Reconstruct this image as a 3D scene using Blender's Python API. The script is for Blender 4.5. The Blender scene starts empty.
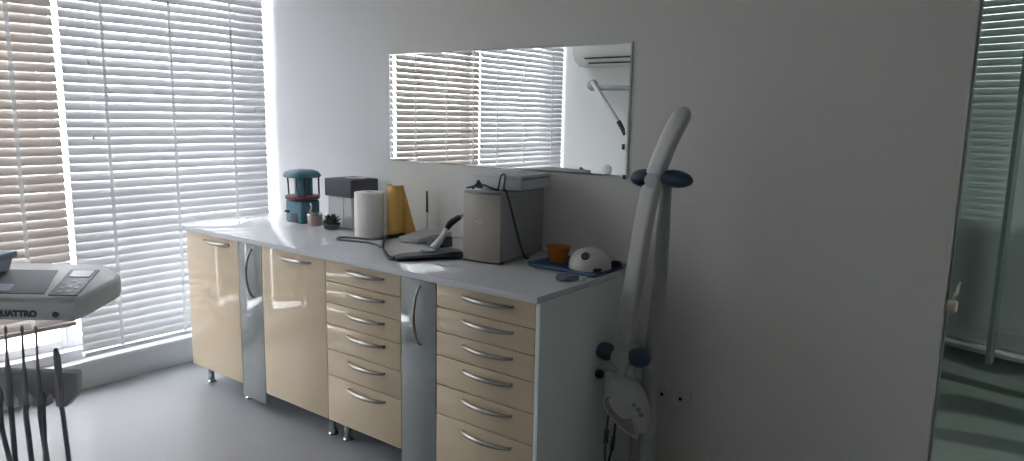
import bpy, bmesh, math, random
from mathutils import Vector, Matrix
random.seed(7)
SC = bpy.context.scene
COL = SC.collection
PI = math.pi

# ------------------------------------------------------------------ materials
def mat(name, col, rough=0.5, metal=0.0, spec=0.5, coat=0.0, bump=0.0, scale=40.0, var=0.0, coat_rough=0.03):
    m = bpy.data.materials.new(name); m.use_nodes = True
    nt = m.node_tree; b = nt.nodes['Principled BSDF']
    b.inputs['Base Color'].default_value = (*col, 1)
    b.inputs['Roughness'].default_value = rough
    b.inputs['Metallic'].default_value = metal
    b.inputs['Specular IOR Level'].default_value = spec
    b.inputs['Coat Weight'].default_value = coat
    b.inputs['Coat Roughness'].default_value = coat_rough
    tc = nt.nodes.new('ShaderNodeTexCoord')
    nz = nt.nodes.new('ShaderNodeTexNoise'); nz.inputs['Scale'].default_value = scale
    nz.inputs['Detail'].default_value = 4
    nt.links.new(tc.outputs['Object'], nz.inputs['Vector'])
    if var > 0:
        mx = nt.nodes.new('ShaderNodeMix'); mx.data_type = 'RGBA'
        mx.inputs['A'].default_value = (*[c * (1 - var) for c in col], 1)
        mx.inputs['B'].default_value = (*[min(1, c * (1 + var)) for c in col], 1)
        nt.links.new(nz.outputs['Fac'], mx.inputs['Factor'])
        nt.links.new(mx.outputs['Result'], b.inputs['Base Color'])
    if bump > 0:
        bp = nt.nodes.new('ShaderNodeBump'); bp.inputs['Strength'].default_value = bump
        bp.inputs['Distance'].default_value = 0.002
        nt.links.new(nz.outputs['Fac'], bp.inputs['Height'])
        nt.links.new(bp.outputs['Normal'], b.inputs['Normal'])
    return m

def mat_translucent(name, col, frac=0.3, gloss=0.04, rough=0.35):
    m = bpy.data.materials.new(name); m.use_nodes = True
    nt = m.node_tree; nt.nodes.clear()
    o = nt.nodes.new('ShaderNodeOutputMaterial')
    d = nt.nodes.new('ShaderNodeBsdfDiffuse'); t = nt.nodes.new('ShaderNodeBsdfTranslucent'); g = nt.nodes.new('ShaderNodeBsdfGlossy')
    nz = nt.nodes.new('ShaderNodeTexNoise'); nz.inputs['Scale'].default_value = 9
    mc = nt.nodes.new('ShaderNodeMix'); mc.data_type = 'RGBA'
    mc.inputs['A'].default_value = (*[c * .96 for c in col], 1); mc.inputs['B'].default_value = (*col, 1)
    nt.links.new(nz.outputs['Fac'], mc.inputs['Factor'])
    for n in (d, t): nt.links.new(mc.outputs['Result'], n.inputs['Color'])
    g.inputs['Roughness'].default_value = rough
    m1 = nt.nodes.new('ShaderNodeMixShader'); m1.inputs[0].default_value = frac
    nt.links.new(d.outputs[0], m1.inputs[1]); nt.links.new(t.outputs[0], m1.inputs[2])
    m2 = nt.nodes.new('ShaderNodeMixShader'); m2.inputs[0].default_value = gloss
    nt.links.new(m1.outputs[0], m2.inputs[1]); nt.links.new(g.outputs[0], m2.inputs[2])
    nt.links.new(m2.outputs[0], o.inputs[0])
    return m

def mat_pane(name, tint, refl=1.0, rough=0.0):
    m = bpy.data.materials.new(name); m.use_nodes = True
    nt = m.node_tree; nt.nodes.clear()
    o = nt.nodes.new('ShaderNodeOutputMaterial')
    t = nt.nodes.new('ShaderNodeBsdfTransparent'); g = nt.nodes.new('ShaderNodeBsdfGlossy')
    t.inputs['Color'].default_value = (*tint, 1)
    g.inputs['Roughness'].default_value = rough
    f = nt.nodes.new('ShaderNodeFresnel'); ge = nt.nodes.new('ShaderNodeNewGeometry'); ir = nt.nodes.new('ShaderNodeMapRange')   # same Fresnel on both faces of the pane
    ir.inputs['To Min'].default_value = 1.5; ir.inputs['To Max'].default_value = 1 / 1.5
    nt.links.new(ge.outputs['Backfacing'], ir.inputs['Value']); nt.links.new(ir.outputs['Result'], f.inputs['IOR'])
    mu = nt.nodes.new('ShaderNodeMath'); mu.operation = 'MULTIPLY'; mu.inputs[1].default_value = refl
    nt.links.new(f.outputs[0], mu.inputs[0])
    mx = nt.nodes.new('ShaderNodeMixShader')
    nt.links.new(mu.outputs[0], mx.inputs[0]); nt.links.new(t.outputs[0], mx.inputs[1]); nt.links.new(g.outputs[0], mx.inputs[2])
    nt.links.new(mx.outputs[0], o.inputs[0])
    return m

M = dict(
    paint_white=mat('white_wall_paint', (.70, .70, .71), .85, bump=.08, scale=220, var=.015),
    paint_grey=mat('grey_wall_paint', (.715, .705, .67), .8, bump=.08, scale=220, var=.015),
    paint_opp=mat('opposite_wall_paint', (.70, .71, .695), .85, bump=.08, scale=220, var=.015),
    ceiling=mat('ceiling_paint', (.86, .86, .85), .9, bump=.05, scale=200),
    floor=mat('pale_floor', (.32, .325, .34), .36, spec=.22, bump=.02, scale=14, var=.03),
    skirting=mat('skirting_white', (.62, .625, .65), .45, var=.02),
    frame=mat('window_frame_white', (.78, .79, .82), .35, var=.01),
    quartz=mat('white_worktop', (.66, .665, .69), .5, spec=0, coat=.75, var=.04, scale=300, coat_rough=.02),
    cream=mat('cream_gloss_front', (.69, .56, .405), .5, spec=0, coat=.8, var=.01, scale=3, coat_rough=.012),
    greygloss=mat('grey_metallic_front', (.29, .31, .31), .06, metal=.12, spec=.4, coat=.4, var=.02, scale=4, coat_rough=.012),
    carcass=mat('cabinet_carcass', (.80, .85, .84), .55, var=.01),
    chrome=mat('brushed_steel', (.38, .36, .33), .28, metal=1, var=.03, scale=90),
    chrome_leg=mat('chrome_leg', (.5, .52, .54), .2, metal=1, var=.03),
    slot=mat('dark_slot', (.02, .02, .02), .8, var=.1),
    slat_white=mat_translucent('blind_slat_white', (.58, .58, .60), .07),
    slat_beige=mat_translucent('blind_slat_beige', (.47, .43, .405), .07),
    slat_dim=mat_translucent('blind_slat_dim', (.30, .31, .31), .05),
    tape=mat_translucent('blind_tape', (.85, .85, .85), .45, .0),
    pane=mat_pane('window_glass', (.97, .98, .98), 1.0),
    door_glass=mat_pane('tinted_green_glass', (.58, .635, .605), .9),
    mirror=mat('mirror_silver', (.86, .88, .87), .005, metal=1),
    mirror_edge=mat('mirror_edge', (.70, .74, .73), .12, metal=.8),
    brownblock=mat('brown_block', (.20, .155, .13), .9, bump=.3, scale=30, var=.15),  # colour of the added block outside the beige blind
    paving=mat('outside_paving', (.72, .72, .70), .9, var=.05, scale=2),
    teal=mat('teal_enamel', (.075, .20, .27), .38, var=.06, coat=.2),
    maroon=mat('dark_red_plate', (.16, .06, .07), .45, var=.1),
    steel=mat('polished_steel', (.75, .74, .73), .15, metal=1, var=.02),
    copper=mat('copper_pink_cup', (.46, .36, .34), .35, metal=.5, var=.05),
    dark=mat('dark_plastic', (.05, .052, .058), .45, var=.08),
    darkbox=mat('dark_grey_card', (.075, .075, .095), .55, var=.05),
    whitebox=mat('white_card', (.60, .60, .61), .6, var=.02),
    paper=mat('paper_towel', (.90, .875, .84), .9, bump=.5, scale=120, var=.02),
    amber=mat_translucent('amber_plastic', (.88, .60, .17), .35, .05, .2),
    offwhite=mat('off_white_plastic', (.62, .62, .60), .4, var=.02),
    routerw=mat('router_plastic', (.42, .44, .42), .4, var=.02),
    plant=mat('dark_leaves', (.075, .09, .085), .6, var=.25, scale=60),
    pot=mat('dark_pot', (.10, .11, .11), .6, var=.1),
    beige=mat('grey_beige_front', (.40, .37, .32), .38, var=.02, coat=.15),
    darkside=mat('dark_grey_side', (.36, .365, .37), .5, var=.04),
    carton=mat('pale_carton', (.66, .68, .71), .6, var=.02),
    blue=mat('blue_tray', (.03, .085, .19), .45, var=.08),
    orange=mat('orange_plastic', (.50, .17, .03), .45, var=.05),
    dome=mat('white_dome', (.62, .61, .56), .35, var=.02, coat=.2),
    navy=mat('navy_button', (.015, .018, .05), .4, var=.1),
    lamp=mat('lamp_plastic', (.46, .46, .45), .3, var=.015, coat=.25),
    lampback=mat('lamp_post_grey', (.36, .37, .37), .45, var=.015),
    lampblue=mat('lamp_blue_cover', (.025, .05, .09), .4, var=.06),
    lens=mat('lamp_lens', (.20, .20, .195), .12, spec=.6, var=.02, coat=.4),
    socket=mat('socket_plate', (.70, .69, .66), .5, var=.01),
    unit=mat('delivery_unit_plastic', (.84, .85, .88), .42, var=.015),
    unitdark=mat('delivery_mat', (.16, .17, .21), .55, var=.05),
    panel=mat('control_panel_film', (.20, .21, .26), .4, var=.05),
    screen=mat('control_screen', (.40, .42, .47), .3, var=.03),
    print=mat('grey_lettering', (.10, .10, .125), .5, var=.02),
    hose=mat('grey_hose', (.25, .26, .31), .5, var=.06),
    holder=mat('holder_grey', (.62, .63, .67), .45, var=.02),
    handp=mat('handpiece_grey', (.38, .38, .41), .35, metal=.2, var=.05),
    bluewrap=mat('pale_blue_plastic', (.26, .36, .50), .4, var=.05),
    clearbox=mat('cloudy_plastic', (.62, .66, .74), .3, var=.03),
    acw=mat('ac_white', (.70, .70, .68), .4, var=.01),
    armg=mat('arm_grey', (.40, .42, .42), .4, var=.02),
    brass=mat('brass_lock', (.88, .78, .62), .35, metal=.1, var=.05),
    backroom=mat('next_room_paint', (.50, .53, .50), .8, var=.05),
    backfloor=mat('next_room_floor', (.32, .35, .33), .35, var=.1, scale=3),
    leather=mat('dark_green_leather', (.11, .135, .125), .4, var=.15, scale=20),
    leather2=mat('grey_green_leather', (.24, .265, .25), .45, var=.12, scale=20),
)

# ------------------------------------------------------------------ mesh builder
class MB:
    def __init__(s, mx=None):
        s.bm = bmesh.new(); s.mx = mx or Matrix()
    def _new(s, vs, mx=None):
        t = s.mx @ mx if mx is not None else s.mx
        for v in vs: v.co = t @ v.co
    def box(s, x0, x1, y0, y1, z0, z1, bev=0.0, seg=2, mx=None):
        r = bmesh.ops.create_cube(s.bm, size=1); vs = r['verts']
        for v in vs:
            v.co = Vector((x0 if v.co.x < 0 else x1, y0 if v.co.y < 0 else y1, z0 if v.co.z < 0 else z1))
        if bev > 0:
            es = list({e for v in vs for e in v.link_edges})
            r = bmesh.ops.bevel(s.bm, geom=es, offset=bev, segments=seg, profile=.5, affect='EDGES')
            vs = list({v for f in r['faces'] for v in f.verts} | {v for v in vs if v.is_valid})
            isl = set(vs); st = list(vs)
            while st:
                v = st.pop()
                for e in v.link_edges:
                    w = e.other_vert(v)
                    if w not in isl: isl.add(w); st.append(w)
            vs = list(isl)
        s._new(vs, mx); return s
    def prism(s, poly, z0, z1, bev=0.0, seg=2, mx=None):
        b = [s.bm.verts.new((x, y, z0)) for x, y in poly]; t = [s.bm.verts.new((x, y, z1)) for x, y in poly]
        n = len(poly); fs = [s.bm.faces.new(b[::-1]), s.bm.faces.new(t)]
        for i in range(n): fs.append(s.bm.faces.new((b[i], b[(i + 1) % n], t[(i + 1) % n], t[i])))
        bmesh.ops.recalc_face_normals(s.bm, faces=fs)
        vs = set(b + t)
        if bev > 0:
            es = list({e for f in (fs[0], fs[1]) for e in f.edges})
            r = bmesh.ops.bevel(s.bm, geom=es, offset=bev, segments=seg, profile=.5, affect='EDGES')
            st = [v for f in r['faces'] for v in f.verts]; vs = set(st)
            while st:
                v = st.pop()
                for e in v.link_edges:
                    w = e.other_vert(v)
                    if w not in vs: vs.add(w); st.append(w)
        s._new(list(vs), mx); return s
    def loft(s, rings, cap=True, mx=None, closed=True):
        R = [[s.bm.verts.new(p) for p in r] for r in rings]; fs = []
        n = len(R[0])
        for a, b in zip(R, R[1:]):
            for i in range(n if closed else n - 1):
                fs.append(s.bm.faces.new((a[i], a[(i + 1) % n], b[(i + 1) % n], b[i])))
        if cap and closed:
            fs.append(s.bm.faces.new(R[0][::-1])); fs.append(s.bm.faces.new(R[-1]))
        bmesh.ops.recalc_face_normals(s.bm, faces=fs)
        s._new([v for r in R for v in r], mx); return s
    def lathe(s, prof, c=(0, 0, 0), seg=28, mx=None, sx=1.0, sy=1.0):
        rings = []
        for r, z in prof:
            r = max(r, 1e-4)
            rings.append([(c[0] + sx * r * math.cos(2 * PI * i / seg), c[1] + sy * r * math.sin(2 * PI * i / seg), c[2] + z) for i in range(seg)])
        return s.loft(rings, mx=mx)
    def cyl(s, p0, p1, r0, r1=None, seg=16, mx=None):
        return s.tube([p0, p1], [r0, r0 if r1 is None else r1], seg, mx)
    def tube(s, pts, r, seg=10, mx=None, flat=(1, 1), up=None):
        pts = [Vector(p) for p in pts]; n = len(pts)
        rs = r if isinstance(r, (list, tuple)) else [r] * n
        rings = []; prev = None
        for i, p in enumerate(pts):
            d = (pts[min(i + 1, n - 1)] - pts[max(i - 1, 0)]).normalized()
            if prev is None:
                a = Vector(up) if up else (Vector((0, 0, 1)) if abs(d.z) < .9 else Vector((1, 0, 0)))
                u = d.cross(a).normalized()
            else:
                u = (prev - d * prev.dot(d)).normalized()
            prev = u; w = d.cross(u).normalized()
            rings.append([tuple(p + u * (rs[i] * flat[0] * math.cos(2 * PI * k / seg)) + w * (rs[i] * flat[1] * math.sin(2 * PI * k / seg))) for k in range(seg)])
        return s.loft(rings, mx=mx)
    def ell(s, c, rx, ry, rz, seg=24, mx=None, z0=-1.0):
        prof = []
        n = 12
        for i in range(n + 1):
            a = -PI / 2 + PI * i / n
            if math.sin(a) < z0 - 1e-6: continue
            prof.append((math.cos(a), math.sin(a)))
        rings = [[(c[0] + rx * max(r, 2e-3) * math.cos(2 * PI * k / seg), c[1] + ry * max(r, 2e-3) * math.sin(2 * PI * k / seg), c[2] + rz * z) for k in range(seg)] for r, z in prof]
        return s.loft(rings, mx=mx)
    def build(s, name, m, parent=None, smooth=True, angle=38):
        if parent is not None:
            root = parent
            while root.parent: root = root.parent
            off = Matrix.Translation(-root.location)
            for v in s.bm.verts: v.co = off @ v.co
        if smooth:
            for f in s.bm.faces: f.smooth = True
            for e in s.bm.edges:
                if len(e.link_faces) == 2 and e.calc_face_angle(0) > math.radians(angle): e.smooth = False
        me = bpy.data.meshes.new(name); s.bm.to_mesh(me); s.bm.free()
        me.materials.append(M[m])
        o = bpy.data.objects.new(name, me); COL.objects.link(o)
        if parent is not None: o.parent = parent
        return o

def wavy_stone(m):
    nt = m.node_tree; b = nt.nodes['Principled BSDF']
    tc = nt.nodes.new('ShaderNodeTexCoord'); wv = nt.nodes.new('ShaderNodeTexWave'); cr = nt.nodes.new('ShaderNodeValToRGB')
    wv.bands_direction = 'Y'; wv.inputs['Scale'].default_value = .55; wv.inputs['Distortion'].default_value = 9.0
    wv.inputs['Detail'].default_value = 2.0; wv.inputs['Detail Scale'].default_value = 1.1
    nt.links.new(tc.outputs['Object'], wv.inputs['Vector']); nt.links.new(wv.outputs['Fac'], cr.inputs['Fac'])
    cr.color_ramp.elements[0].position = .25; cr.color_ramp.elements[0].color = (.035, .045, .042, 1)
    cr.color_ramp.elements[1].position = .55; cr.color_ramp.elements[1].color = (.20, .215, .20, 1)
    nt.links.new(cr.outputs['Color'], b.inputs['Base Color'])
wavy_stone(M['backfloor'])
def tag(o, label, cat, group=None, kind=None):
    o['label'] = label; o['category'] = cat
    if group: o['group'] = group
    if kind: o['kind'] = kind
    return o
def thing(name, loc, label, cat, group=None):
    o = bpy.data.objects.new(name, None); COL.objects.link(o); o.location = loc
    o.empty_display_size = .1
    return tag(o, label, cat, group)
def struct(o, label=None, cat=None):
    o['kind'] = 'structure'
    if label: o['label'] = label
    if cat: o['category'] = cat
    return o
def smooth_path(pts, n=8):
    pts = [Vector(p) for p in pts]; out = []
    P = [2 * pts[0] - pts[1]] + pts + [2 * pts[-1] - pts[-2]]
    for i in range(1, len(P) - 2):
        a, b, c, d = P[i - 1], P[i], P[i + 1], P[i + 2]
        for k in range(n):
            t = k / n
            out.append(.5 * ((2 * b) + (c - a) * t + (2 * a - 5 * b + 4 * c - d) * t * t + (3 * b - a - 3 * c + d) * t ** 3))
    out.append(pts[-1]); return out

# ------------------------------------------------------------------ camera
F_PX = 725.0
CAM = Vector((3.94987, -2.62107, 1.45312)); YAW, PITCH, ROLL = 0.653584, -0.157012, 0.018515
fw = Vector((-math.sin(YAW) * math.cos(PITCH), math.cos(YAW) * math.cos(PITCH), math.sin(PITCH)))
rt = Vector((math.cos(YAW), math.sin(YAW), 0)); up = rt.cross(fw)
r2 = math.cos(ROLL) * rt + math.sin(ROLL) * up; u2 = -math.sin(ROLL) * rt + math.cos(ROLL) * up
cd = bpy.data.cameras.new('camera'); cam = bpy.data.objects.new('camera', cd); COL.objects.link(cam)
cam.matrix_world = Matrix(((r2.x, u2.x, -fw.x, CAM.x), (r2.y, u2.y, -fw.y, CAM.y), (r2.z, u2.z, -fw.z, CAM.z), (0, 0, 0, 1)))
cd.sensor_width = 36; cd.lens = F_PX / 1024 * 36; cd.clip_start = .02
SC.camera = cam

# ------------------------------------------------------------------ room shell
ZC = 2.78; YO = -3.33; XR = 5.4; XG = 3.69
struct(MB().box(-.25, XR + .1, YO - .15, .17, -.12, 0).build('floor', 'floor', smooth=False))
struct(MB().box(-.25, XR + .1, YO - .15, .17, ZC, ZC + .12).build('ceiling', 'ceiling', smooth=False))
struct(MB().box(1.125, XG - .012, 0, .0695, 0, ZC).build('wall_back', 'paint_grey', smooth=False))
struct(MB().box(-.25, 1.20, .07, .16, 0, ZC).build('wall_recess', 'paint_white', smooth=False))
struct(MB().box(-.25, XR + .1, YO - .15, YO, 0, ZC).build('wall_front', 'paint_opp', smooth=False))
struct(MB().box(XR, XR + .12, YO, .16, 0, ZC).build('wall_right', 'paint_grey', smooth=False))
# window wall: parapet, lintel
struct(MB().box(-.25, -.062, YO, .07, 0, .20).build('wall_left', 'skirting', smooth=False))
struct(MB().box(-.25, -.062, YO, .07, 2.68, ZC).build('wall_left_lintel', 'paint_white', smooth=False))
struct(MB().box(-.0615, .012, YO, .07, .125, .15, .004).build('trim_1', 'skirting'))
struct(MB().box(-.0615, .0, YO, .07, 0, .1245, .003).build('baseboard_left', 'skirting'))

# windows: frame and pane for each bay
bays = [(-1.12, .07), (-2.09, -1.12), (YO, -2.09)]
for i, (a, b) in enumerate(bays):
    f = MB()
    wa = .12 if i == 2 else .028; wb = .12 if i == 0 else .028      # unseen end jambs widened to block skylight from grazing the side walls
    f.box(-.20, -.14, a, a + wa, .20, 2.68, .004).box(-.20, -.14, b - wb, b, .20, 2.68, .004)
    f.box(-.20, -.14, a + wa, b - wb, .20, .245, .004).box(-.20, -.14, a + wa, b - wb, 2.64, 2.68, .004)
    fr = struct(f.build('window_%d' % (i + 1), 'frame'))
    MB().box(-.174, -.168, a + wa, b - wb, .245, 2.64).build('window_pane', 'pane', fr, smooth=False)

# venetian blinds
PITCHZ = .0442
def blind(y0, y1, zb, zt, tilt, m, tapes, label, jitter, bottom, tassels=()):
    r = thing('venetian_blind', (0, (y0 + y1) / 2, zb), label, 'blind', None)
    s = MB(); z = zt - .06; k = 0
    rng = random.Random(int(-y0 * 100))
    while z > zb + .03:
        t = math.radians(tilt + rng.uniform(-jitter, jitter))
        hw = .0222; n = 4; N = 6
        dz0, dz1 = rng.uniform(-.0012, .0012), rng.uniform(-.0012, .0012)
        rings = []
        for j in range(N + 1):
            y = y0 + (y1 - y0) * j / N
            sag = -.0012 * math.sin(PI * j / N * 3) ** 2
            ring = []
            for q in range(n + 1):
                u = -hw + 2 * hw * q / n
                c = .0022 * (1 - (u / hw) ** 2)
                # room edge (u>0) is the higher one when tilt > 0
                ring.append((u * math.cos(t) - c * math.sin(t), y, z + u * math.sin(t) + c * math.cos(t) + sag + dz0 + (dz1 - dz0) * j / N))
            rings.append(ring)
        s.loft(rings, cap=False, closed=False)
        z -= PITCHZ; k += 1
    s.build('slats', m, r, angle=80)
    MB().box(-.022, .022, y0, y1, zt - .045, zt, .004).build('head_rail', 'frame', r)
    MB().box(-.019, .019, y0, y1, zb, zb + .022, .005).build('bottom_rail', bottom, r)
    for ty in tapes:
        tp = MB()
        tp.box(.0125, .0133, ty - .009, ty + .009, zb + .004, zt - .02)
        tp.build('ladder_tape', 'tape', r, smooth=False)
    for (ty, tz) in tassels:
        MB().cyl((.0175, ty, tz + .012), (.0175, ty, zt - .03), .0011, seg=6).build('lift_cord', 'tape', r)
        MB().lathe([(.002, .022), (.005, .016), (.0065, 0), (.005, -.004), (.001, -.005)], (.0200, ty, tz), 10).build('tassel', 'offwhite', r)
    return r
blind(-1.101, .024, .175, 2.67, -72, 'slat_white', (-.907, -.556, -.196),
      'white venetian blind nearest the counter, hanging almost to the floor', 3.0, 'frame', ((-.985, 1.67), (-.985, 1.30), (-.06, 1.45)))
blind(-2.068, -1.127, .355, 2.67, -68, 'slat_beige', (-1.32, -1.66, -1.98),
      'beige-grey venetian blind at the left edge, its raised end above the bright sill', 3.0, 'slat_beige')
blind(YO + .022, -2.080, .20, 2.67, -71, 'slat_white', (-2.30, -2.69, -3.12),
      'white venetian blind seen in the mirror beside the opposite wall', 3.0, 'frame')

# outside
struct(MB().box(-30, -.26, -25, 25, -.25, -.13).build('ground', 'paving', smooth=False))
struct(MB().box(-7, -5, -.75, .60, -.13, .95).build('unseen_block_base', 'paint_white', smooth=False))  # pale base of the added block, keeps the blind's lower gaps bright
struct(MB().box(-7, -4.9, -.75, .60, .95, 7).build('unseen_brown_block', 'brownblock', smooth=False))  # added unseen block, darkens and browns the beige blind's upper gaps

# ------------------------------------------------------------------ wall mirror
mr = thing('wall_mirror', (1.833, -.004, 1.2133), 'long frameless rectangular mirror fixed on the grey wall above the counter', 'mirror')
mx0, mx1, mz0, mz1 = 1.1365, 2.5301, 1.2133, 1.7511
b = .008
m = MB()
vs = [m.bm.verts.new(p) for p in [(mx0 + b, -.0075, mz0 + b), (mx1 - b, -.0075, mz0 + b), (mx1 - b, -.0075, mz1 - b), (mx0 + b, -.0075, mz1 - b)]]
m.bm.faces.new(vs)
m.box(mx0 + b, mx1 - b, -.0072, -.0012, mz0 + b, mz1 - b)
m.build('glass', 'mirror', mr, smooth=False)
m = MB()
inn = [(mx0 + b, -.0075, mz0 + b), (mx1 - b, -.0075, mz0 + b), (mx1 - b, -.0075, mz1 - b), (mx0 + b, -.0075, mz1 - b)]
out = [(mx0, -.0055, mz0), (mx1, -.0055, mz0), (mx1, -.0055, mz1), (mx0, -.0055, mz1)]
bk = [(x, -.001, z) for x, y, z in out]
m.loft([inn, out, bk], cap=False)
m.build('bevelled_edge', 'mirror_edge', mr, smooth=False)
for (x, z) in ((mx1 - .012, mz0 + .002),):
    MB().box(x - .007, x + .007, -.011, -.0076, z - .008, z + .008, .002).box(x - .007, x + .007, -.011, -.001, z - .008, z - .0028, .001).build('clip', 'dark', mr)

# ------------------------------------------------------------------ cabinets
D = .7124; FY = -.692; FT = .018; H = .86; TH = .024
ZT = H - TH
XB = [.330, .8048, .9987, 1.4686, 1.9292, 2.1206, 2.5975]
ZDOOR = .111; GAP = .0018

def h_handle(xc, z, w, parent):
    """horizontal bow handle"""
    m = MB(); pts = []; rs = []
    n = 14
    for i in range(n + 1):
        t = -1 + 2 * i / n
        pts.append((xc + t * w / 2, FY - .005 - .026 * (1 - t * t) ** .8, z))
        rs.append(.0050 + .0045 * (1 - t * t) ** .7)
    m.tube(pts, rs, 10, flat=(1.0, 1.0))
    for t in (-1, 1):
        m.cyl((xc + t * (w / 2 - .004), FY + .001, z), (xc + t * (w / 2 - .004), FY - .008, z), .0055, seg=10)
    return m.build('handle', 'chrome', parent)
def v_handle(x, zc, h, parent):
    m = MB(); pts = []; rs = []; n = 16
    for i in range(n + 1):
        t = -1 + 2 * i / n
        pts.append((x, FY - .004 - .034 * (1 - t * t) ** .85, zc + t * h / 2)); rs.append(.004 + .003 * (1 - t * t))
    m.tube(pts, rs, 10)
    for t in (-1, 1):
        m.cyl((x, FY + .001, zc + t * (h / 2 - .004)), (x, FY - .008, zc + t * (h / 2 - .004)), .0055, seg=10)
    return m.build('handle', 'chrome', parent)
def leg(x, y, parent, ztop=ZDOOR):
    m = MB().lathe([(.021, 0), (.022, .006), (.016, .012), (.016, ztop - .012), (.022, ztop - .008), (.022, ztop - .001)], (x, y, 0), 18)
    return m.build('leg', 'chrome_leg', parent)
def carcass(x0, x1, z0, parent):
    m = MB(); e = .0006
    m.box(x0 + e, x0 + .017, FY + FT + .001, -.006, z0, ZT - .001)
    m.box(x1 - .017, x1 - e, FY + FT + .001, -.006, z0, ZT - .001)
    m.box(x0 + .017, x1 - .017, FY + FT + .001, -.006, z0, z0 + .017)
    m.box(x0 + .017, x1 - .017, FY + FT + .001, -.006, ZT - .018, ZT - .001)
    m.box(x0 + .017, x1 - .017, -.016, -.006, z0 + .017, ZT - .018)
    return m.build('carcass', 'carcass', parent, smooth=False)
def door_unit(i, label):
    x0, x1 = XB[i], XB[i + 1]
    t = thing('base_cabinet', ((x0 + x1) / 2, -.35, 0), label, 'cabinet', 'base cabinets under the worktop')
    carcass(x0, x1, ZDOOR, t)
    d = MB().box(x0 + GAP, x1 - GAP, FY, FY + FT, ZDOOR, ZT - .004, .0015).build('door', 'cream', t)
    hx = {0: .622, 2: 1.262}[i]
    h_handle(hx, .802, .215, d)
    for x, y in ((x0 + .055, -.622), (x1 - .06, -.622), (x0 + .055, -.07), (x1 - .06, -.07)):
        if i == 2 and (x, y) == (x0 + .055, -.622): y = -.50
        leg(x, y, t)
    return t
def pull_unit(i, hx, label):
    x0, x1 = XB[i], XB[i + 1]
    t = thing('pull_out_cabinet', ((x0 + x1) / 2, -.35, 0), label, 'cabinet', 'narrow grey pull-outs between the cream cabinets')
    carcass(x0, x1, ZDOOR, t)
    d = MB().box(x0 + GAP, x1 - GAP, FY, FY + FT, .052, ZT - .004, .0015).build('front_panel', 'greygloss', t)
    v_handle(hx, .690, .235, d)
    for y in (-.40, -.07): leg(x0 + .06, y, t)
    return t
ZD = [ZT - .004, .741, .647, .5525, .4375, .3205, ZDOOR]
def drawer_unit(i, hx, w, label, side):
    x0, x1 = XB[i], XB[i + 1]
    t = thing('drawer_cabinet', ((x0 + x1) / 2, -.35, 0), label, 'cabinet', 'six drawer units under the worktop')
    xe = x1 - (.018 if side else 0)
    carcass(x0, xe, ZDOOR, t)
    for k in range(6):
        d = MB().box(x0 + GAP, xe - GAP, FY, FY + FT, ZD[k + 1] + (.0017 if k < 5 else 0), ZD[k] - (.0017 if k else 0), .0015).build('drawer', 'cream', t)
        zh = ZD[k] - (.030 if k < 5 else .035)
        h_handle(hx, zh, w, d)
    for x in (x0 + .04, xe - .05):
        for y in (-.62, -.07): leg(x, y, t)
    if side:
        MB().box(xe + .0005, x1, FY, -.004, .004, ZT - .001, .001).build('side_panel', 'carcass', t)
    return t
door_unit(0, 'cream single-door base cabinet at the left end of the counter by the blind')
pull_unit(1, .925, 'narrow grey pull-out cabinet between the two cream door cabinets')
door_unit(2, 'cream single-door base cabinet between the grey pull-out and a drawer cabinet')
drawer_unit(3, 1.724, .225, 'cream six-drawer cabinet in the middle, left of the second grey pull-out', False)
pull_unit(4, 2.037, 'narrow grey pull-out cabinet between the two cream six-drawer cabinets')
drawer_unit(5, 2.372, .228, 'cream six-drawer cabinet with pale side panel at the right end of the counter', True)

wt = MB().prism([(.340, -D), (XB[-1] + .001, -D), (XB[-1] + .001, -.0015), (1.1235, -.0015), (1.1235, .0685), (.340, .0685)], ZT, H, .002)
tag(wt.build('worktop', 'quartz'), 'long polished pale grey worktop running along the cabinets under the mirror', 'worktop')

# ------------------------------------------------------------------ things on the worktop
# vacuum forming machine
vx, vy = .675, -.215
t = thing('vacuum_former', (vx, vy, H), 'teal dome-topped vacuum forming machine at the far left of the counter', 'dental machine')
MB().box(vx - .072, vx + .072, vy - .062, vy + .062, H + .001, H + .125, .014, 3).build('base', 'teal', t)
MB().lathe([(.05, .124), (.086, .128), (.092, .135), (.092, .143), (.086, .149), (.03, .150)], (vx, vy, H), 32).build('moulding_plate', 'maroon', t)
MB().lathe([(.048, .150), (.048, .25), (.044, .262)], (vx - .004, vy + .012, H), 24).build('column', 'teal', t)
MB().lathe([(.02, .246), (.094, .247), (.100, .252), (.098, .262), (.086, .276), (.06, .286), (.0005, .290)], (vx, vy, H), 36).build('heater_dome', 'teal', t)
for (ax, ay) in ((-.078, -.03), (.072, -.04), (.05, .07)):
    MB().cyl((vx + ax, vy + ay, H + .146), (vx + ax * (1.0 if ax > 0 else 1.12), vy + ay, H + .251), .0045, seg=8).build('post', 'dark', t)
MB().tube(smooth_path([(vx + .03, vy - .055, H + .245), (vx + .055, vy - .075, H + .20), (vx + .075, vy - .07, H + .147)]), .0035, 8).build('heater_cable', 'dark', t)
for ax in (-.058, -.038):
    MB().cyl((vx + ax, vy - .061, H + .062), (vx + ax, vy - .072, H + .062), .007, seg=12).build('knob', 'dark', t)
MB().tube(smooth_path([(vx + .073, vy - .02, H + .055), (vx + .098, vy - .025, H + .075), (vx + .104, vy - .025, H + .105), (vx + .085, vy - .02, H + .118)]), .0055, 8).build('lever', 'steel', t)
MB().box(vx - .02, vx + .035, vy - .066, vy - .06, H + .01, H + .055, .002).build('front_plate', 'dark', t)

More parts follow.
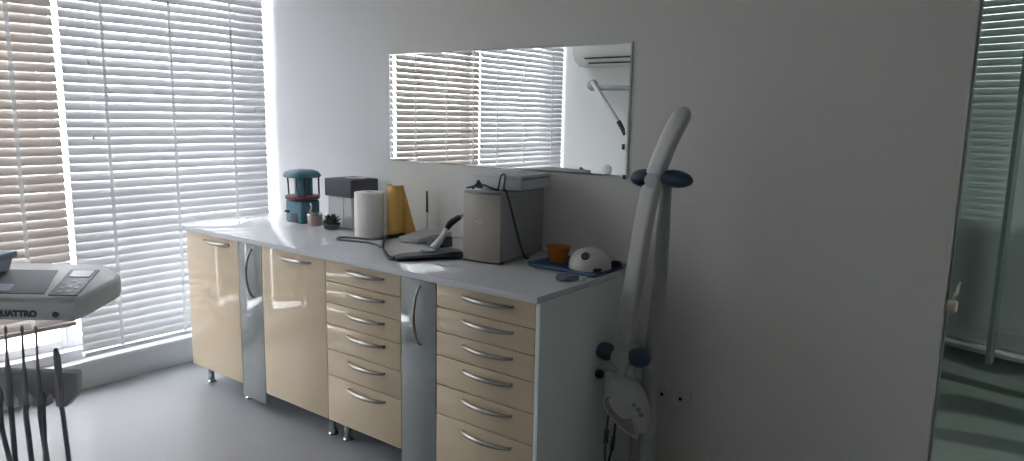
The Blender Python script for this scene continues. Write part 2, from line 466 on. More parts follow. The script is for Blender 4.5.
# cup
cx_, cy_ = .818, -.245
t = thing('metal_cup', (cx_, cy_, H), 'small pinkish metal cup with shiny rim before the teal machine', 'cup')
MB().lathe([(.034, .001), (.037, .003), (.040, .060), (.038, .060), (.035, .006), (.0005, .006)], (cx_, cy_, H), 26).build('body', 'copper', t)
MB().lathe([(.040, .058), (.0435, .060), (.0435, .065), (.038, .066), (.038, .059)], (cx_, cy_, H), 26).build('rim', 'steel', t)

# white cabinet box with dark lid
t = thing('storage_box', (.955, -.10, H), 'white box with a deep dark grey lid standing beside the teal machine', 'box')
MB().box(  .855, 1.040, -.186, -.022, H + .001, H + .162, .003).build('body', 'whitebox', t)
MB().box(.978, .980, -.1868, -.185, H + .012, H + .158).build('door_seam', 'slot', t, smooth=False)
MB().box(.843, 1.052, -.198, -.012, H + .160, H + .252, .003).build('lid', 'darkbox', t)
sh = MB(Matrix.Translation((.965, -.09, H + .2535)) @ Matrix.Rotation(.5, 4, 'Z'))
sh.box(-.05, .055, -.022, .022, -.0005, .0012)
tag(sh.build('paper_slip', 'whitebox', smooth=False), 'white paper slip lying on top of the dark-lidded box', 'paper')

# plant clump
px_, py_ = .975, -.262
t = thing('potted_plant', (px_, py_, H), 'small dark leafy plant in a low pot before the white box', 'plant')
MB().lathe([(.03, .001), (.038, .004), (.046, .03), (.042, .033), (.0005, .029)], (px_, py_, H), 20).build('pot', 'pot', t)
m = MB(); rng = random.Random(3)
for k in range(46):
    a = rng.uniform(0, 2 * PI); e = rng.uniform(-.1, 1.35); L = rng.uniform(.025, .05)
    d = Vector((math.cos(a) * math.cos(e), math.sin(a) * math.cos(e), math.sin(e)))
    p0 = Vector((px_, py_, H + .028)) + d * .012; p1 = p0 + d * L
    m.tube([p0, p0.lerp(p1, .35), p0.lerp(p1, .7), p1], [.003, .010, .009, .001], 6, flat=(1, .35))
m.build('leaves', 'plant', t)

# paper roll
rx_, ry_ = 1.265, -.262
t = thing('paper_roll', (rx_, ry_, H), 'upright white paper towel roll between the dark-lidded box and the amber sheet', 'paper roll')
MB().lathe([(.020, .003), (.070, .001), (.072, .004), (.072, .212), (.070, .215), (.021, .215), (.021, .004)], (rx_, ry_, H), 40).build('paper', 'paper', t)
MB().lathe([(.018, .002), (.0205, .002), (.0205, .217), (.018, .217), (.018, .004)], (rx_, ry_, H), 24).build('core', 'carton', t)

# amber bent sheet
ax_, ay_ = 1.372, -.180
m = MB(); rings = []
n = 22
for j in range(9):
    z = .001 + .250 * j / 8
    ring = []
    for i in range(n + 1):
        s = i / n
        if s < .8:
            a = math.radians(150 + 245 * s / .8)
            x = ax_ - .012 + .044 * math.cos(a); y = ay_ + .036 * math.sin(a)
        else:
            q = (s - .8) / .2
            a = math.radians(395)
            x = ax_ - .012 + .044 * math.cos(a) + q * .062 * (1 - j / 8) ** 1.0; y = ay_ + .036 * math.sin(a) + q * .03 * (1 - j / 8)
        ring.append((x, y, H + z))
    rings.append(ring)
m.loft(rings, cap=False, closed=False)
ob = m.build('plastic_sheet', 'amber', angle=70)
so = ob.modifiers.new('thickness', 'SOLIDIFY'); so.thickness = .002; so.offset = 0
tag(ob, 'amber plastic sheet curled upright beside the paper roll, its free edge slanting outward', 'plastic sheet')

# router
t = thing('wifi_router', (1.54, -.21, H), 'flat pale router lying on the counter by the wall, one antenna raised', 'router')
MB().prism([(1.43, -.035), (1.60, -.035), (1.62, -.28), (1.51, -.30)], H + .004, H + .030, .006).build('body', 'routerw', t)
m = MB(); m.cyl((1.433, -.034, H + .02), (1.433, -.034, H + .115), .006, seg=10); m.build('antenna_base', 'offwhite', t)
m = MB(); m.tube([(1.433, -.034, H + .11), (1.4325, -.034, H + .16), (1.432, -.034, H + .216)], [.0062, .0058, .005], 10); m.build('antenna', 'dark', t)
for (x, y) in ((1.46, -.06), (1.58, -.06), (1.59, -.26), (1.52, -.27)):
    MB().cyl((x, y, H + .0005), (x, y, H + .006), .008, seg=10).build('foot', 'dark', t)
# looped black cable
cz = H + .0055
m = MB().tube(smooth_path([(1.474, -.20, H + .016), (1.44, -.26, cz + .006), (1.40, -.34, cz + .001), (1.33, -.37, cz), (1.24, -.40, cz), (1.26, -.455, cz), (1.35, -.44, cz), (1.46, -.42, cz), (1.56, -.46, cz), (1.66, -.52, cz), (1.73, -.57, cz), (1.80, -.605, cz + .004)], 8), .0046, 8)
tag(m.build('power_cable', 'dark'), 'black cable looping over the counter from router to charging base', 'cable')

cz2 = H + .0065
m = MB().tube(smooth_path([(1.505, -.245, cz2 + .012), (1.44, -.20, cz2 + .014), (1.405, -.235, cz2 + .006), (1.41, -.275, cz2 + .008), (1.475, -.36, cz2 + .004), (1.575, -.46, cz2), (1.68, -.545, cz2), (1.77, -.605, cz2), (1.806, -.612, cz2 + .003)], 8), .0058, 8)
tag(m.build('coiled_cord', 'dark'), 'thick dark cord curving from the router corner to the black charging base tip', 'cord')

# charging base with handheld wand
t = thing('charging_base', (1.87, -.47, H), 'low black charging base on the counter beside the grey boxy machine', 'charger')
A = Vector((1.80, -.60)); B = Vector((1.948, -.365)); dv = (B - A).normalized(); nv = Vector((-dv.y, dv.x))
m = MB()
L = (B - A).length
rings = []
for q, (wd, ht) in [(0, (.035, .014)), (.12, (.045, .022)), (.6, (.055, .028)), (.85, (.055, .036)), (1, (.05, .03))]:
    c = A + dv * (L * q)
    ring = []
    for k in range(12):
        a = 2 * PI * k / 12
        ca, sa = math.cos(a), math.sin(a)
        ring.append((c.x + nv.x * wd * ca, c.y + nv.y * wd * ca, H + .001 + ht * (.5 + .5 * max(-1, min(1, sa * 1.5)))))
    rings.append(ring)
m.loft(rings); m.build('body', 'dark', t)
m = MB().box(-.03, .03, -.022, .022, 0, .006, .002, mx=Matrix.Translation((A.x + dv.x * .14, A.y + dv.y * .14, H + .0285)) @ Matrix.Rotation(math.atan2(dv.y, dv.x), 4, 'Z'))
m.build('keypad', 'panel', t)
t = thing('curing_light', (1.885, -.43, H + .03), 'white and black wand leaning upright in the black charging base', 'dental tool')
m = MB().tube(smooth_path([(1.868, -.445, H + .036), (1.880, -.425, H + .062), (1.890, -.405, H + .092), (1.896, -.395, H + .12)]), [.026 - .014 * i / 24 for i in range(25)], 14, flat=(1, .7))
m.build('grip', 'offwhite', t)
m = MB().tube(smooth_path([(1.896, -.395, H + .118), (1.905, -.375, H + .142), (1.930, -.345, H + .168)]), [.011 + .004 * math.sin(PI * i / 16) for i in range(17)], 12)
m.build('collar', 'dark', t)
m = MB().tube(smooth_path([(1.928, -.347, H + .166), (1.945, -.325, H + .190), (1.958, -.306, H + .225)]), [.010 - .004 * i / 16 for i in range(17)], 12)
m.build('tip', 'offwhite', t)
ob = MB().box(1.66, 1.76, -.275, -.20, H + .001, H + .045, .008, 3).build('power_adapter', 'dark')
tag(ob, 'small dark block lying behind the black charging base', 'adapter')

# grey boxy machine
W2 = .180; DP = .368; ang = math.radians(6)
MM = Matrix.Translation((2.092, -.405, H)) @ Matrix.Rotation(ang, 4, 'Z')
t = thing('sterilizer_cabinet', (2.09, -.22, H), 'tall grey-beige boxy machine with small white mark on the counter', 'machine')
hw = W2 / 2
m = MB(MM); m.box(-hw + .004, hw - .004, .025, DP, .006, .285, .006, 3); m.build('case', 'darkside', t)
m = MB(MM)
poly = [(-hw, .03), (-hw, .008), (-hw * .6, -.002), (0, -.006), (hw * .6, -.002), (hw, .008), (hw, .03)]
m.prism(poly[::-1], .008, .281, .004); m.build('front_panel', 'beige', t)
m = MB(MM); m.prism([(x, y + .003) for x, y in poly[::-1]], .001, .010); m.build('plinth', 'dark', t)
m = MB(MM); m.prism([(x * .98, y + .002) for x, y in poly[::-1]], .2815, .291, .003); m.build('top_cap', 'panel', t)
m = MB(MM)
m.tube([(-.026, -.0065, .176), (-.017, -.007, .166), (-.008, -.0072, .172), (.002, -.0072, .164), (.016, -.0068, .172)], [.0018, .003, .003, .003, .0015], 6)
m.build('emblem', 'offwhite', t)
# carton on the machine
t = thing('carton', (2.105, -.2, H + .30), 'shallow pale carton lying on top of the grey boxy machine', 'box')
m = MB(MM); m.box(-.125, .115, .120, .362, .2915, .340, .003); m.build('body', 'carton', t)
m = MB(MM); m.box(-.128, .118, .117, .365, .338, .352, .003); m.build('lid', 'carton', t)
m = MB(MM); m.box(.1175, .1195, .125, .335, .3355, .3385); m.build('lid_gap', 'slot', t, smooth=False)
# cables on the machine
def MP(x, y, z): return tuple(MM @ Vector((x, y, z)))
m = MB().tube(smooth_path([MP(-.085, .02, .298), MP(-.06, .04, .306), MP(-.02, .05, .312), MP(.02, .05, .302), MP(.04, .06, .298), MP(.035, .08, .315), MP(.035, .095, .35), MP(.05, .10, .355), MP(.058, .085, .33), MP(.07, .06, .300), MP(.086, .05, .295), MP(.0985, .06, .25), MP(.1005, .12, .12), MP(.112, .16, .02), MP(.13, .17, .005)], 8), .004, 8)
tag(m.build('power_cable', 'dark'), 'dark cable coiled on top of the grey boxy machine and hanging down its side', 'cable')
m = MB().tube(smooth_path([MP(-.06, .03, .298), MP(-.062, .05, .306), MP(-.055, .07, .318), MP(-.05, .08, .300), MP(-.07, .09, .297), MP(-.082, .095, .297)], 8), .0055, 8)
m.ell(MP(-.057, .066, .318), .009, .009, .013)
tag(m.build('connector_cable', 'dark'), 'short dark cable with blunt plug standing on the machine top, left of the carton', 'cable')

# blue tray with orange bowl, dome device
t = thing('instrument_tray', (2.44, -.205, H), 'shallow blue tray on the right end of the counter', 'tray')
tp = [(2.262, -.300), (2.36, -.325), (2.588, -.335), (2.590, -.125), (2.50, -.085), (2.275, -.095)]
MB().prism(tp, H + .001, H + .007, .002).build('base', 'blue', t)
m = MB()
for (a, c) in zip(tp, tp[1:] + tp[:1]): m.cyl((*a, H + .009), (*c, H + .009), .006, seg=8)
m.build('rim', 'blue', t)
ox, oy = 2.335, -.20
t = thing('plastic_bowl', (ox, oy, H), 'small orange plastic bowl on the left of the blue tray', 'bowl')
MB().lathe([(.030, .0075), (.035, .010), (.041, .035), (.049, .070), (.051, .073), (.047, .073), (.033, .036), (.0005, .016)], (ox, oy, H), 28).build('body', 'orange', t)
m = MB().lathe([(.040, .054), (.046, .060), (.040, .070), (.020, .080), (.0005, .083)], (ox, oy, H), 20); m.build('contents', 'orange', t)
gx_, gy_ = 2.500, -.222
t = thing('dome_device', (gx_, gy_, H), 'white dome-shaped device with a dark round button on the blue tray', 'device')
MB().lathe([(.077, .0078), (.083, .010), (.083, .026), (.076, .052), (.056, .076), (.028, .086), (.0005, .088)], (gx_, gy_, H), 36).build('shell', 'dome', t)
rb = Matrix.Translation((gx_ + .016, gy_ - .062, H + .067)) @ Matrix.Rotation(math.radians(14), 4, 'Y') @ Matrix.Rotation(math.radians(46), 4, 'X')
MB(rb).lathe([(.0165, -.004), (.017, .003), (.014, .006), (.0005, .007)], (0, 0, 0), 20).build('button', 'navy', t)
a = math.radians(-38)
m = MB(Matrix.Translation((gx_ + .082 * math.cos(a), gy_ + .082 * math.sin(a), H + .018)) @ Matrix.Rotation(a, 4, 'Z')).box(-.004, .003, -.016, .016, -.006, .006, .002)
m.build('port', 'navy', t)
t = thing('metal_clamp', (2.578, -.15, H), 'small dark blue clip at the right rim of the blue tray', 'clip')
MB().box(2.555, 2.589, -.155, -.130, H + .0075, H + .036, .006).build('jaw', 'navy', t)
MB().tube(smooth_path([(2.588, -.142, H + .02), (2.598, -.145, H + .026), (2.6, -.17, H + .03)]), .004, 8).build('lever', 'navy', t)
m = MB(Matrix.Translation((2.535, -.435, H)) @ Matrix.Rotation(.5, 4, 'Z'))
t = thing('remote_control', (2.535, -.435, H), 'dark grey oval remote lying before the blue tray', 'remote')
m.lathe([(.8, .001), (.95, .003), (1.0, .013), (.92, .023), (.6, .027), (.001, .028)], (0, 0, 0), 28, sx=.043, sy=.028); m.build('body', 'unitdark', t)
m = MB(Matrix.Translation((2.525, -.44, H + .0272)) @ Matrix.Rotation(.5, 4, 'Z')); m.lathe([(.008, -.001), (.008, .001), (.0005, .0015)], (0, 0, 0), 14); m.build('button', 'panel', t)
ob = MB().lathe([(.011, .001), (.013, .003), (.013, .009), (.010, .011), (.0005, .011)], (2.572, -.375, H), 18).build('bottle_cap', 'offwhite')
tag(ob, 'tiny white cap on the counter right of the oval remote', 'cap')

# ------------------------------------------------------------------ whitening lamp
t = thing('whitening_lamp', (2.772, -.20, 0), 'tall white teeth-whitening lamp on a post, standing right of the counter', 'lamp')
bx, by = 2.772, -.20
m = MB()
for k in range(5):
    a = 2 * PI * k / 5
    e = (bx + .140 * math.cos(a), by + .140 * math.sin(a), .055)
    m.tube([(bx, by, .085), (bx + .09 * math.cos(a), by + .09 * math.sin(a), .075), e], [.026, .022, .016], 10)
m.lathe([(.035, .06), (.04, .07), (.04, .10), (.034, .115)], (bx, by, 0), 20)
m.build('base', 'lampback', t)
for k in range(5):
    a = 2 * PI * k / 5
    e = Vector((bx + .140 * math.cos(a), by + .140 * math.sin(a), 0))
    MB().cyl((e.x - .011, e.y, .0245), (e.x + .011, e.y, .0245), .024, seg=16).cyl((e.x, e.y, .03), (e.x, e.y, .056), .007, seg=8).build('castor', 'dark', t)
MB().lathe([(.034, .10), (.034, .50), (.030, .515)], (bx, by, 0), 24).build('column', 'lampback', t)
# post leaning up behind the arm
m = MB().tube([(2.772, -.20, .48), (2.785, -.20, .72), (2.795, -.205, 1.0), (2.800, -.21, 1.215), (2.800, -.212, 1.235)], [.033, .031, .026, .022, .016], 18, flat=(1, .8), up=(0, 1, 0))
m.build('post', 'lampback', t)
# curved front arm
ctr = [(2.695, -.285, .560), (2.708, -.285, .700), (2.726, -.284, .85), (2.744, -.282, 1.0), (2.764, -.280, 1.14), (2.784, -.277, 1.237), (2.812, -.272, 1.327), (2.842, -.268, 1.405), (2.872, -.264, 1.462), (2.888, -.262, 1.492)]
path = smooth_path(ctr, 5); nP = len(path)
rs = []
for i in range(nP):
    q = i / (nP - 1)
    r = .038 - .006 * q
    if q > .85: r *= math.sqrt(max(.03, 1 - ((q - .85) / .15) ** 2 * .93))
    rs.append(r)
rings = []; prev = None
for i, p in enumerate(path):
    d = (path[min(i + 1, nP - 1)] - path[max(i - 1, 0)]).normalized()
    u = d.cross(Vector((.25, 1, 0))).normalized(); w_ = d.cross(u).normalized()
    ring = []
    for k in range(28):
        a_ = 2 * PI * k / 28; ca, sa = math.cos(a_), math.sin(a_)
        e_ = .45
        ring.append(tuple(p + u * rs[i] * math.copysign(abs(ca) ** e_, ca) + w_ * rs[i] * .55 * math.copysign(abs(sa) ** e_, sa)))
    rings.append(ring)
m = MB().loft(rings)
m.build('arm', 'lamp', t, angle=60)
# bright edge strip down the arm
def joint(c, name='joint', r=.034, dx=.0):
    m = MB().cyl((c[0], c[1] - .03, c[2]), (c[0], c[1] + .075, c[2]), r, seg=22); return m.build(name, 'lamp', t)
joint((2.787, -.275, 1.237), r=.026); joint((2.700, -.285, .566), r=.040)
MB().cyl((2.700, -.225, .566), (2.772, -.20, .50), .02, seg=14).build('link', 'lampback', t)
def wing(c, rx, rz, tilt, nm='handle_cover'):
    m = MB(Matrix.Translation(c) @ Matrix.Rotation(tilt, 4, 'Y')); m.ell((0, 0, 0), rx, .040, rz, 28); return m.build(nm, 'lampblue', t)
wing((2.742, -.262, 1.240), .056, .033, math.radians(2)); wing((2.858, -.262, 1.245), .066, .031, math.radians(4))
wing((2.622, -.285, .572), .044, .034, math.radians(4)); wing((2.764, -.285, .578), .045, .036, math.radians(8))
MB().cyl((2.725, -.245, 1.24), (2.875, -.245, 1.244), .016, seg=12).build('cross_rod', 'lamp', t)
MB().cyl((2.632, -.285, .57), (2.755, -.285, .577), .017, seg=12).build('cross_rod', 'lamp', t)
# head: teardrop shell whose tip points down to the right, lens on its lower left side
HC = Vector((2.728, -.305, .416))
ax = Vector((.68, -.10, -.72)).normalized()           # long axis, towards the tip
nn = Vector((.10, -.95, .28)); nn = (nn - ax * nn.dot(ax)).normalized()   # front normal of the shell
wv = ax.cross(nn).normalized()
if wv.x > 0: pass
HM = Matrix(((wv.x, ax.x, nn.x, HC.x), (wv.y, ax.y, nn.y, HC.y), (wv.z, ax.z, nn.z, HC.z), (0, 0, 0, 1)))
SGN = 1 if wv.x > 0 else -1      # local +x * SGN is the right-hand side
def drop(z, k, n=44):
    pts = []
    l0, l1 = -.118, .140
    for i in range(n):
        a = 2 * PI * i / n
        y = (l0 + l1) / 2 + (l1 - l0) / 2 * math.sin(a) * k
        u = (y - l0) / (l1 - l0)
        ww = .080 * (1.0 - .42 * max(0, u - .40)) * (1 if u > .35 else (.62 + .38 * u / .35))
        pts.append((ww * math.cos(a) * k, y, z))
    return pts
m = MB(HM).loft([drop(-.045, .35), drop(-.040, .7), drop(-.02, .93), drop(.004, 1.0), drop(.020, .985), drop(.034, .88), drop(.043, .66), drop(.046, .3)])
m.build('head_shell', 'lamp', t, angle=60)
def lens(z, k, n=40):
    pts = []
    for i in range(n):
        a = 2 * PI * i / n
        c_, s_ = math.cos(a), math.sin(a)
        # pointed oval lying along the lower left edge of the shell
        ly = .088 * k * s_; lx = .034 * k * c_ * (1 - .35 * s_)
        th = .10
        x = -.034 + lx * math.cos(th) - ly * math.sin(th) * -1
        pts.append((SGN * x, .046 + ly * math.cos(th), z - .10 * max(0, -x - .035)))
    return pts
m = MB(HM).loft([lens(.034, 1.0), lens(.0425, .98), lens(.0445, .9)]); m.build('lens', 'lens', t)
lp = [Vector(p) for p in lens(.0425, 1.04)]
m = MB(HM); m.tube(lp + [lp[0]], .0052, 8); m.build('lens_rim', 'lamp', t)
for (u, v) in ((.030, .040), (.034, .062), (.032, .082)):
    m = MB(HM); m.lathe([(.0085, .028), (.0085, .0465), (.0005, .0475)], (SGN * u, v, 0), 12); m.build('button', 'panel', t)
m = MB(); m.ell((2.622, -.325, .492), .018, .018, .018, 16); m.cyl((2.622, -.32, .492), (2.668, -.305, .495), .008, seg=10); m.build('pivot_knob', 'dark', t)
m = MB().tube([(2.700, -.29, .56), (2.700, -.295, .52), (2.694, -.30, .49)], [.026, .022, .02], 14); m.build('neck', 'lamp', t)
m = MB(HM).box(-.014, .014, -.115, -.085, .030, .040, .003); m.build('bracket', 'armg', t)
for dx, c1 in ((0, .0), (.035, .02)):
    m = MB().tube(smooth_path([(2.655 + dx, -.285, .40), (2.640 + dx, -.28, .30), (2.632 + dx * .9, -.275, .20), (2.630 + dx * .5, -.272, .12), (2.645 + dx * .3, -.265, .04), (2.72, -.23, .075 + c1)]), .005, 8)
    m.build('cord', 'dark', t)
m = MB().cyl((2.637, -.278, .255), (2.632, -.275, .20), .009, seg=10).cyl((2.668, -.277, .235), (2.660, -.274, .18), .008, seg=10); m.build('cord_plug', 'dark', t)

# ------------------------------------------------------------------ wall sockets
t = thing('wall_socket', (2.775, -.006, .345), 'double wall socket low on the grey wall, right of the whitening lamp', 'socket')
MB().box(2.692, 2.858, -.010, -.001, .300, .392, .003).build('plate', 'socket', t)
for x in (2.735, 2.815):
    s_ = MB(Matrix.Translation((x, -.0102, .346)) @ Matrix.Rotation(PI / 2, 4, 'X')).lathe([(.032, -.0005), (.032, .003), (.028, .0035), (.027, .0015), (.0005, .0015)], (0, 0, 0), 28).build('socket_well', 'socket', t)
    m = MB()
    m.cyl((x, -.0105, .346), (x, -.0135, .346), .0075, seg=10)
    m.build('socket_hole', 'slot', s_)

# ------------------------------------------------------------------ dental delivery unit (cart) at the left
OX = Matrix.Translation((CAM.x, CAM.y, 0)) @ Matrix.Rotation(YAW, 4, 'Z')    # local x = right, y = away, z = up (a real place beside the chair)
def LW(x, y, z): return tuple(OX @ Vector((x, y, z)))
root_at = LW(-1.62, 1.98, 0)
t = thing('dental_delivery_unit', root_at, 'pale grey dental delivery unit with control panel and lettering, at the left edge', 'dental unit')
outl = [(-1.95, 1.738), (-1.075, 1.734), (-1.068, 1.76), (-1.086, 1.955), (-1.12, 2.03), (-1.225, 2.14), (-1.95, 2.14)]
def inset(poly, d):
    c = Vector((sum(p[0] for p in poly) / len(poly), sum(p[1] for p in poly) / len(poly)))
    o = []
    for p in poly:
        v = Vector(p) - c; o.append(tuple(c + v * (1 - d / max(v.length, .01))))
    return o
m = MB(OX); m.loft([[(x, y, .930) for x, y in inset(outl, .012)], [(x, y, .938) for x, y in outl], [(x, y, .975) for x, y in outl], [(x, y + .0, .985) for x, y in inset(outl, .004)], [(x, y, .990) for x, y in inset(outl, .016)]])
m.build('body', 'unit', t, angle=50)
m = MB(OX); m.prism([(-1.93, 1.762), (-1.168, 1.764), (-1.298, 2.03), (-1.93, 2.03)], .9895, .9925, .001); m.build('silicone_mat', 'unitdark', t)
pn = [(-1.150, 1.752), (-1.079, 1.752), (-1.186, 2.042), (-1.266, 2.038)]
pm = MB(OX).prism(pn, .9895, .9935, .001).build('control_panel', 'panel', t)
def quad(u, v):
    a = Vector(pn[0]).lerp(Vector(pn[1]), u); c = Vector(pn[3]).lerp(Vector(pn[2]), u); return a.lerp(c, v)
def patch(u0, u1, v0, v1, name, mm, h=.0018):
    m = MB(OX).prism([tuple(quad(u0, v0)), tuple(quad(u1, v0)), tuple(quad(u1, v1)), tuple(quad(u0, v1))], .9932, .9935 + h); return m.build(name, mm, pm, smooth=False)
patch(.16, .88, .66, .93, 'screen', 'screen')
for (u, v) in ((.2, .42), (.5, .5), (.75, .42), (.25, .25), (.52, .28), (.78, .25), (.3, .1), (.6, .12)):
    patch(u - .075, u + .075, v - .04, v + .04, 'button', 'bluewrap', .0012)
# lettering on the front edge
fc = bpy.data.curves.new('brand_lettering', 'FONT'); fc.body = 'QUATTRO'; fc.size = .0215; fc.extrude = .0006; fc.offset = .0011; fc.space_character = 1.0
tmp = bpy.data.objects.new('tmp', fc); COL.objects.link(tmp)
bpy.context.view_layer.update()
me = bpy.data.meshes.new_from_object(tmp.evaluated_get(bpy.context.evaluated_depsgraph_get()))
bpy.data.objects.remove(tmp); bpy.data.curves.remove(fc)
xs = [v.co.x for v in me.vertices]; wtxt = max(xs) - min(xs); x0t = min(xs)
TW = .108
for v in me.vertices:
    l = Vector((-1.170 - TW + (v.co.x - x0t) * TW / wtxt, 1.7333 - v.co.z, .9408 + v.co.y))
    v.co = (OX @ l) - Vector(root_at)
me.materials.clear(); me.materials.append(M['print'])
ob = bpy.data.objects.new('lettering', me); COL.objects.link(ob); ob.parent = t
m = MB(OX).cyl((-1.124, 1.7355, .947), (-1.124, 1.7315, .947), .0075, seg=16); m.build('round_button', 'print', t)
# instrument holder bar with rounded notches
hb = [(-1.90, .803), (-1.080, .803), (-1.076, .799), (-1.080, .748), (-1.106, .714), (-1.122, .714)]
for xc in (-1.143, -1.196, -1.236, -1.275, -1.33, -1.40, -1.50):
    hb += [(xc + .012, .714), (xc + .011, .733), (xc, .750), (xc - .011, .733), (xc - .012, .714)]
hb += [(-1.90, .714)]
m = MB(OX @ Matrix.Translation((0, 1.746, 0)) @ Matrix.Rotation(PI / 2, 4, 'X'))
m.prism(hb, 0, .030, .002); m.build('instrument_holder', 'holder', t, angle=50)
m = MB(OX); m.box(-1.74, -1.62, 1.742, 1.775, .72, .935, .006); m.build('holder_bracket', 'unit', t)
m = MB(OX); m.lathe([(.04, .05), (.04, .90), (.055, .932)], (-1.62, 1.98, 0), 24); m.build('column', 'armg', t)
m = MB(OX); m.lathe([(.24, 0), (.25, .02), (.24, .045), (.06, .06), (.04, .065)], (-1.62, 1.98, 0), 36); m.build('base', 'unit', t)

# handpieces in the holder, each with its hose hanging in a loop
YH = 1.700
HP = [(-1.232, .915, .0040, .0120, [(-1.232, .70), (-1.2325, .64), (-1.2325, .57)], 'leftmost grey dental handpiece in the holder, its thin tip just under the lettering', 1.90),
      (-1.192, .915, .0042, .0085, [(-1.196, .70), (-1.194, .64), (-1.192, .57)], 'second grey dental handpiece from the left in the holder, under the lettering', 1.93),
      (-1.158, .915, .0040, .0080, [(-1.160, .70), (-1.157, .64), (-1.153, .57)], 'third grey dental handpiece from the left, its tip left of the round button', 1.96),
      (-1.107, .872, .0085, .0110, [(-1.104, .70), (-1.1015, .64), (-1.098, .57)], 'short thick grey air-water syringe at the right end of the holder', 1.99)]
for i, (hx, ztop, r0, r1, hose, lab, yb) in enumerate(HP):
    fat = i == 3
    t = thing('air_water_syringe' if fat else 'dental_handpiece', LW(hx, YH, .70), lab, 'dental tool', 'tools in the delivery unit holder')
    if not fat:
        P = [(hx, YH, .722), (hx, YH, .77), (hx + .001, YH, .805), (hx + .002, YH, .835), (hx + .003, YH, .865), (hx + .004, YH + .002, ztop)]
        Rr = [r1 * .65, r1 * .72, r1 * .66, r1 * .38, r0 * .65, r0 * .6]
    else:
        P = [(hx, YH, .722), (hx, YH, .76), (hx, YH, .80), (hx, YH, .84), (hx - .001, YH, .862), (hx - .002, YH, ztop)]
        Rr = [.0065, .0082, .0085, .0080, .0065, .004]
    MB(OX).tube(smooth_path(P, 4), [Rr[min(k // 4, 5)] + (Rr[min(k // 4 + 1, 5)] - Rr[min(k // 4, 5)]) * (k % 4) / 4 for k in range(21)], 12).build('body', 'handp', t)
    if not fat:
        MB(OX).tube([(hx + .004, YH + .002, ztop - .006), (hx + .004, YH + .002, ztop + .004), (hx + .001, YH + .006, ztop + .010)], [.0034, .0036, .0026], 10).build('head', 'handp', t)
    h = [(hx, YH, .726)] + [(x, YH, z) for x, z in hose]
    lx = hose[-1][0]
    h += [(lx + .004, YH + .005, .46), (lx, YH + .01, .36), (lx - .10, YH + .03, .29), (-1.50 - .02 * i, yb - .05, .30), (-1.66 - .025 * i, yb, .42), (-1.70 - .025 * i, yb, .60), (-1.70 - .025 * i, yb, .927)]
    MB(OX).tube(smooth_path(h, 6), .0058 if fat else .0066, 10).build('hose', 'hose', t)
# loose hoses joining the handpiece hoses below
t = thing('suction_hose', LW(-1.25, YH, .5), 'thin grey hose slanting across the leftmost handpiece hose', 'hose')
h = [(-1.253, YH - .006, .735), (-1.2515, YH - .010, .70), (-1.246, YH - .016, .66), (-1.236, YH - .018, .60), (-1.231, YH - .016, .55), (-1.235, YH - .016, .46), (-1.25, YH - .01, .35), (-1.40, YH + .04, .29), (-1.60, 1.82, .34), (-1.68, 1.86, .60), (-1.68, 1.86, .927)]
MB(OX).tube(smooth_path(h, 6), .0060, 10).build('tube', 'hose', t)
MB(OX).lathe([(.008, 0), (.009, .01), (.007, .03), (.003, .04)], (-1.253, YH - .006, .733), 10).build('tip', 'handp', t)
t = thing('suction_hose', LW(-1.15, YH, .5), 'thin grey hose joining the third handpiece hose left of the syringe', 'hose')
h = [(-1.1455, YH - .006, .735), (-1.1445, YH - .010, .70), (-1.1435, YH - .014, .66), (-1.146, YH - .016, .61), (-1.150, YH - .016, .55), (-1.155, YH - .016, .44), (-1.18, YH - .01, .34), (-1.36, YH + .04, .27), (-1.62, 1.80, .34), (-1.71, 1.83, .60), (-1.71, 1.83, .927)]
MB(OX).tube(smooth_path(h, 6), .0045, 10).build('tube', 'hose', t)
MB(OX).lathe([(.006, 0), (.007, .01), (.006, .02), (.003, .028)], (-1.1455, YH - .006, .733), 10).build('tip', 'handp', t)

# small blue-topped box on the tray
t = thing('plastic_container', LW(-1.56, 1.90, .993), 'small cloudy plastic container with a blue rim on the delivery unit tray, left edge', 'container')
cm = OX
m = MB(cm); m.loft([[(-1.66, 1.90, .9935), (-1.425, 1.90, .9935), (-1.425, 2.01, .9935), (-1.66, 2.01, .9935)], [(-1.66, 1.90, 1.030), (-1.418, 1.90, 1.030), (-1.418, 2.02, 1.030), (-1.66, 2.02, 1.030)]])
m.build('body', 'clearbox', t)
m = MB(cm); m.box(-1.67, -1.410, 1.89, 2.03, 1.029, 1.048, .004); m.build('rim', 'bluewrap', t)
m = MB(cm); m.cyl((-1.440, 1.895, .9965), (-1.440, 1.895, 1.028), .007, seg=12); m.build('insert', 'panel', t)
m = MB(cm); m.prism([(-1.62, 1.775), (-1.262, 1.775), (-1.30, 1.85), (-1.62, 1.85)], .9928, .9945)
tag(m.build('blue_wipe', 'bluewrap', smooth=False), 'flat blue wipe lying on the dark tray mat before the plastic container', 'wipe')

